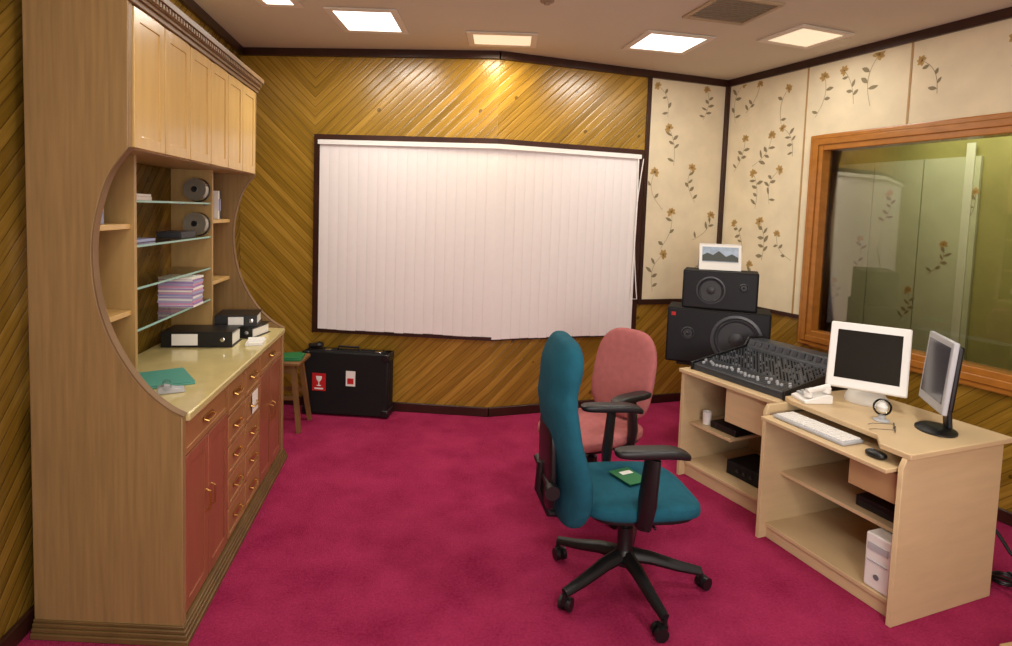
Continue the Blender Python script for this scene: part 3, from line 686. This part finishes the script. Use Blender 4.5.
for c in range(28):
    y = .022+c*(LC-.044)/27
    mb3.box((.075, y, onp(.075)+.0012), (.11, .003, .001), (0, -sl, 0))
    fx = .04+.07*random.random(); m2 = MB(); m2.box((fx, y, onp(fx)+.006), (.016, .009, .012), (0, -sl, 0)); m2.build('fader', 'lgrey', t)
    for r in range(11):
        x = .150+r*.026; mb.mi = random.choice((0, 1, 1)); mb.cyl((x, y, onp(x)), (x-.002, y, onp(x)+.011), .0046, .0038, 8)
mb.build('knobs', ['grey', 'black'], t); mb3.build('fader_slots', 'black', t)
for c in range(12): mb = MB(); mb.box((WC-.143, .04+c*.053, .147), (.008, .03, .03), (0, .35, 0)); mb.build('meter', 'screenlit', t)

# ------------------------------------------------------------------ speakers
SP = Vector((1.575, 4.37)); SR = -.36
t = thing('speaker_stand', 'dark stand carrying the stacked loudspeakers behind the mixer desk', 'stand', (SP.x, SP.y, 0), SR)
mb = MB(); mb.b2(-.22, .22, -.12, .15, 0, .02); mb.build('foot', 'black', t, bevel=.004)
mb = MB(); mb.b2(-.05, .05, -.04, .06, .02, .59); mb.build('column', 'black', t, bevel=.004)
mb = MB(); mb.b2(-.27, .27, -.13, .14, .59, .61); mb.build('plate', 'black', t, bevel=.004)
def speaker(label, z, w, h, d, wr, wx_, tr, tx, tz, badge):
    t = thing('loudspeaker', label, 'speaker', (SP.x, SP.y, z), SR)
    mb = MB(); mb.b2(-w/2, w/2, -d/2, d/2, 0, h); mb.build('cabinet', 'blackm', t, bevel=.008)
    mb = MB(); mb.b2(-w/2+.012, w/2-.012, -d/2-.006, -d/2, .012, h-.012); mb.build('baffle', 'baffle' , t, bevel=.002)
    def drv(x, zz, r, nm):
        Mx = Matrix.Translation((x, -d/2-.006, zz)) @ Matrix.Rotation(PI/2, 4, 'X')
        mb = MB(); mb.lathe([(r, 0), (r*1.0, .007), (r*.90, .010), (r*.86, .004), (r*.84, -.0)], n=36, M=Mx); o = mb.build(nm, 'ring', t)
        mb = MB(); mb.lathe([(r*.84, .002), (r*.80, .008), (r*.74, .006), (r*.70, .001), (r*.3, .0006), (r*.28, .006), (r*.14, .012), (0, .013)], n=36, M=Mx); mb.build('cone', 'cone', o)
    drv(wx_, h*.5, wr, 'woofer'); drv(tx, tz*h, tr, 'tweeter')
    if badge: mb = MB(); mb.b2(-w/2+.03, -w/2+.06, -d/2-.009, -d/2-.005, h-.06, h-.035); mb.build('badge', 'red', t)
    return t
s1 = speaker('large black studio loudspeaker on its side, lower of the stack', .611, .70, .40, .28, .175, .13, .045, -.2, .55, True)
s2 = speaker('smaller black studio loudspeaker, upper of the stack', 1.012, .51, .275, .26, .10, -.06, .03, .16, .62, False)
t = thing('desk_calendar', 'white desk calendar with a mountain photo on top of the loudspeakers', 'calendar', (SP.x-.02, SP.y-.02, 1.288), SR+.15)
Mc = Matrix.Translation((0, 0, .095)) @ Matrix.Rotation(-.25, 4, 'X')
mb = MB(); mb.box((0, 0, 0), (.29, .006, .19), M=Mc); mb.box((0, .055, 0), (.29, .005, .19), M=Matrix.Translation((0, .03, .095)) @ Matrix.Rotation(.25, 4, 'X') @ Matrix.Translation((0, -.04, 0))); mb.build('easel', 'paperw', t)
mb = MB(); mb.box((0, -.0045, .02), (.25, .002, .11), M=Mc); mb.mi = 1
vs = [(-.125, -.006, -.03), (.125, -.006, -.03), (.125, -.006, .0), (.08, -.006, .025), (.04, -.006, .005), (-.01, -.006, .045), (-.05, -.006, .015), (-.09, -.006, .03), (-.125, -.006, .01)]
mb.add(vs, [tuple(range(9))], Mc); mb.build('picture', ['sky', 'mount'], t)

# ------------------------------------------------------------------ office chairs (forward = +X)
def office_chair(label, loc, rz, fab, tall, off):
    t = thing('office_chair', label, 'chair', (loc[0], loc[1], 0), rz)
    R = .345 if tall else .27
    for k in range(5):
        a = off + k*2*PI/5; ca, sa = math.cos(a), math.sin(a)
        mb = MB(); mb.tube([(ca*.02, sa*.02, .15), (ca*.12, sa*.12, .137), (ca*.24, sa*.24, .105), (ca*R, sa*R, .085)], [.034, .030, .025, .020], 10, .8); mb.build('leg', 'black', t)
        mb = MB()
        b = a+.6+k; cb_, sb_ = math.cos(b), math.sin(b)
        for s in (-1, 1): mb.cyl((ca*R+cb_*.02+sb_*s*.008, sa*R+sb_*.02-cb_*s*.008, .030), (ca*R+cb_*.02+sb_*s*.026, sa*R+sb_*.02-cb_*s*.026, .030), .029, n=16)
        mb.cyl((ca*R, sa*R, .03), (ca*R, sa*R, .083), .01); mb.box((ca*R+cb_*.01, sa*R+sb_*.01, .048), (.04, .022, .022), (0, 0, b)); mb.build('caster', 'black', t)
    mb = MB(); mb.lathe([(0, .11), (.045, .11), (.047, .16), (.036, .175), (.034, .18), (.034, .28), (.018, .28), (.018, .39), (0, .39)], n=20); mb.build('gas_column', 'black', t)
    mb = MB(); mb.b2(-.13, .10, -.07, .07, .36, .40); mb.tube([(.04, -.05, .385), (.05, -.22, .38)], .006); mb.build('mechanism', 'black', t, bevel=.006)
    mb = MB(); mb.sup((.02, 0, .447), (.27, .25, .045), .55, .6, fn=lambda p: (p.x, p.y, p.z + (-.5*(p.x-.13)**2*2 if p.x > .13 else 0) - .012*(1-(p.y/.245)**2))); mb.build('seat', fab, t)
    mb = MB(); mb.sup((.02, 0, .41), (.235, .23, .02), .5, .5); mb.build('seat_shell', 'black', t)
    if tall:
        hb = .40; zc = .735
        def f(p):
            q = p.z/hb
            w = 1 - .08*max(q, 0)**2 - .34*max(-q-.3, 0)**1.5 - .06*math.exp(-((q-.52)/.10)**2)
            th = 1.0 + .16*math.exp(-((q-.78)/.16)**2) + .12*math.exp(-((q+.3)/.25)**2) - .06*math.exp(-((q-.5)/.09)**2)
            return (p.x*th + .030*math.sin((q+.15)*3.4)*-1 - .022*q + .46*(p.y**2), p.y*w, p.z)
        mb = MB(); mb.sup((-.315, 0, zc), (.058, .25, hb), .42, .75, fn=f, nu=40, nv=44); mb.build('backrest', fab, t)
        mb = MB(); mb.sup((-.372, 0, .60), (.02, .14, .2), .5, .6, fn=lambda p: (p.x-.02*p.z+.3*p.y**2, p.y, p.z)); mb.build('back_shell', 'black', t)
        mb = MB(); mb.tube([(-.05, 0, .375), (-.22, 0, .345), (-.35, 0, .35), (-.400, 0, .46), (-.392, 0, .58)], .02, 10); mb.build('back_bar', 'black', t)
        mb = MB(); mb.cyl((-.380, -.17, .53), (-.380, .17, .53), .016); mb.cyl((-.380, -.20, .53), (-.380, -.165, .53), .03); mb.build('tension_knob', 'black', t)
        ah = .735; al = .155
    else:
        hb = .25
        def f(p):
            q = p.z/hb; w = 1-.16*max(q, 0)**2
            return (p.x - .05*q + .25*p.y**2, p.y*w, p.z)
        mb = MB(); mb.sup((-.25, 0, .735), (.04, .23, hb), .55, .75, fn=f, nu=36, nv=22); mb.build('backrest', fab, t)
        mb = MB(); mb.tube([(-.05, 0, .385), (-.24, 0, .38), (-.30, 0, .43), (-.31, 0, .58), (-.30, 0, .70)], [.02]*5, 10, 1.6); mb.build('back_bar', 'black', t)
        ah = .70; al = .14
    for s in (-1, 1):
        y = s*.27
        mb = MB(); mb.tube([(-.02, s*.10, .40), (-.02, s*.22, .40), (-.02, y, .425), (-.015, y+s*.01, .52), (-.0, y+s*.01, ah-.03)], [.016, .018, .02, .026, .022], 10, 1.7)
        mb.build('arm_support', 'black', t)
        mb = MB(); mb.sup((.0, y+s*.005, ah-.008), (al, .042, .019), .5, .55, fn=lambda p: (p.x, p.y, p.z-.9*max(0, p.x-.05)**2*2)); mb.build('arm_pad', 'black', t)
    return t
office_chair('tall-backed teal fabric office chair on a black five-star base, in front', (.575, 2.585), .12, 'teal', True, -.14)
office_chair('pink fabric office chair behind the teal one, turned toward the cabinet', (.53, 3.36), math.radians(-143), 'pink', False, 1.25)
mb = MB(); mb.box((0, 0, .002), (.11, .15, .004)); mb.mi = 1; mb.box((.01, .03, .0045), (.06, .03, .001)); tag(mb.build('leaflet', ['green', 'paperw'], loc=(.585, 2.62, .490), rotz=.5), 'green leaflet lying on the seat of the teal chair', 'leaflet')

# ------------------------------------------------------------------ added fill lights for room and booth, world, view
def area(x, y, z, sx, sy, e, col, tgt):
    l = bpy.data.lights.new('fill_light', 'AREA'); l.shape = 'RECTANGLE'; l.size = sx; l.size_y = sy; l.energy = e; l.color = col
    lo = bpy.data.objects.new('fill_light', l); C.objects.link(lo); lo.location = (x, y, z)
    lo.rotation_euler = (Vector(tgt)-Vector((x, y, z))).to_track_quat('-Z', 'Y').to_euler()
area(.6, -1.2, 1.5, 2.2, 1.4, 68, (1, .97, .93), (.3, 5, 1.3))  # added soft fill behind the viewer, no fixture there
area(1.6, 1.0, 1.2, 1.6, 1.6, 6, (1, .97, .9), (1.0, 3.2, 3.4))  # added fill aimed upward to brighten the ceiling
area(*RW.pt(1.6, 2.65, -.5), 1.0, 1.0, 24, (1, .98, .88), RW.pt(1.6, 0, -.6))  # added fill inside the booth, no lamp modelled there
w = bpy.data.worlds.new('world'); bpy.context.scene.world = w; w.use_nodes = True
w.node_tree.nodes['Background'].inputs[0].default_value = (.5, .5, .5, 1); w.node_tree.nodes['Background'].inputs[1].default_value = .2
try:
    bpy.context.scene.view_settings.view_transform = 'Standard'
except Exception: pass
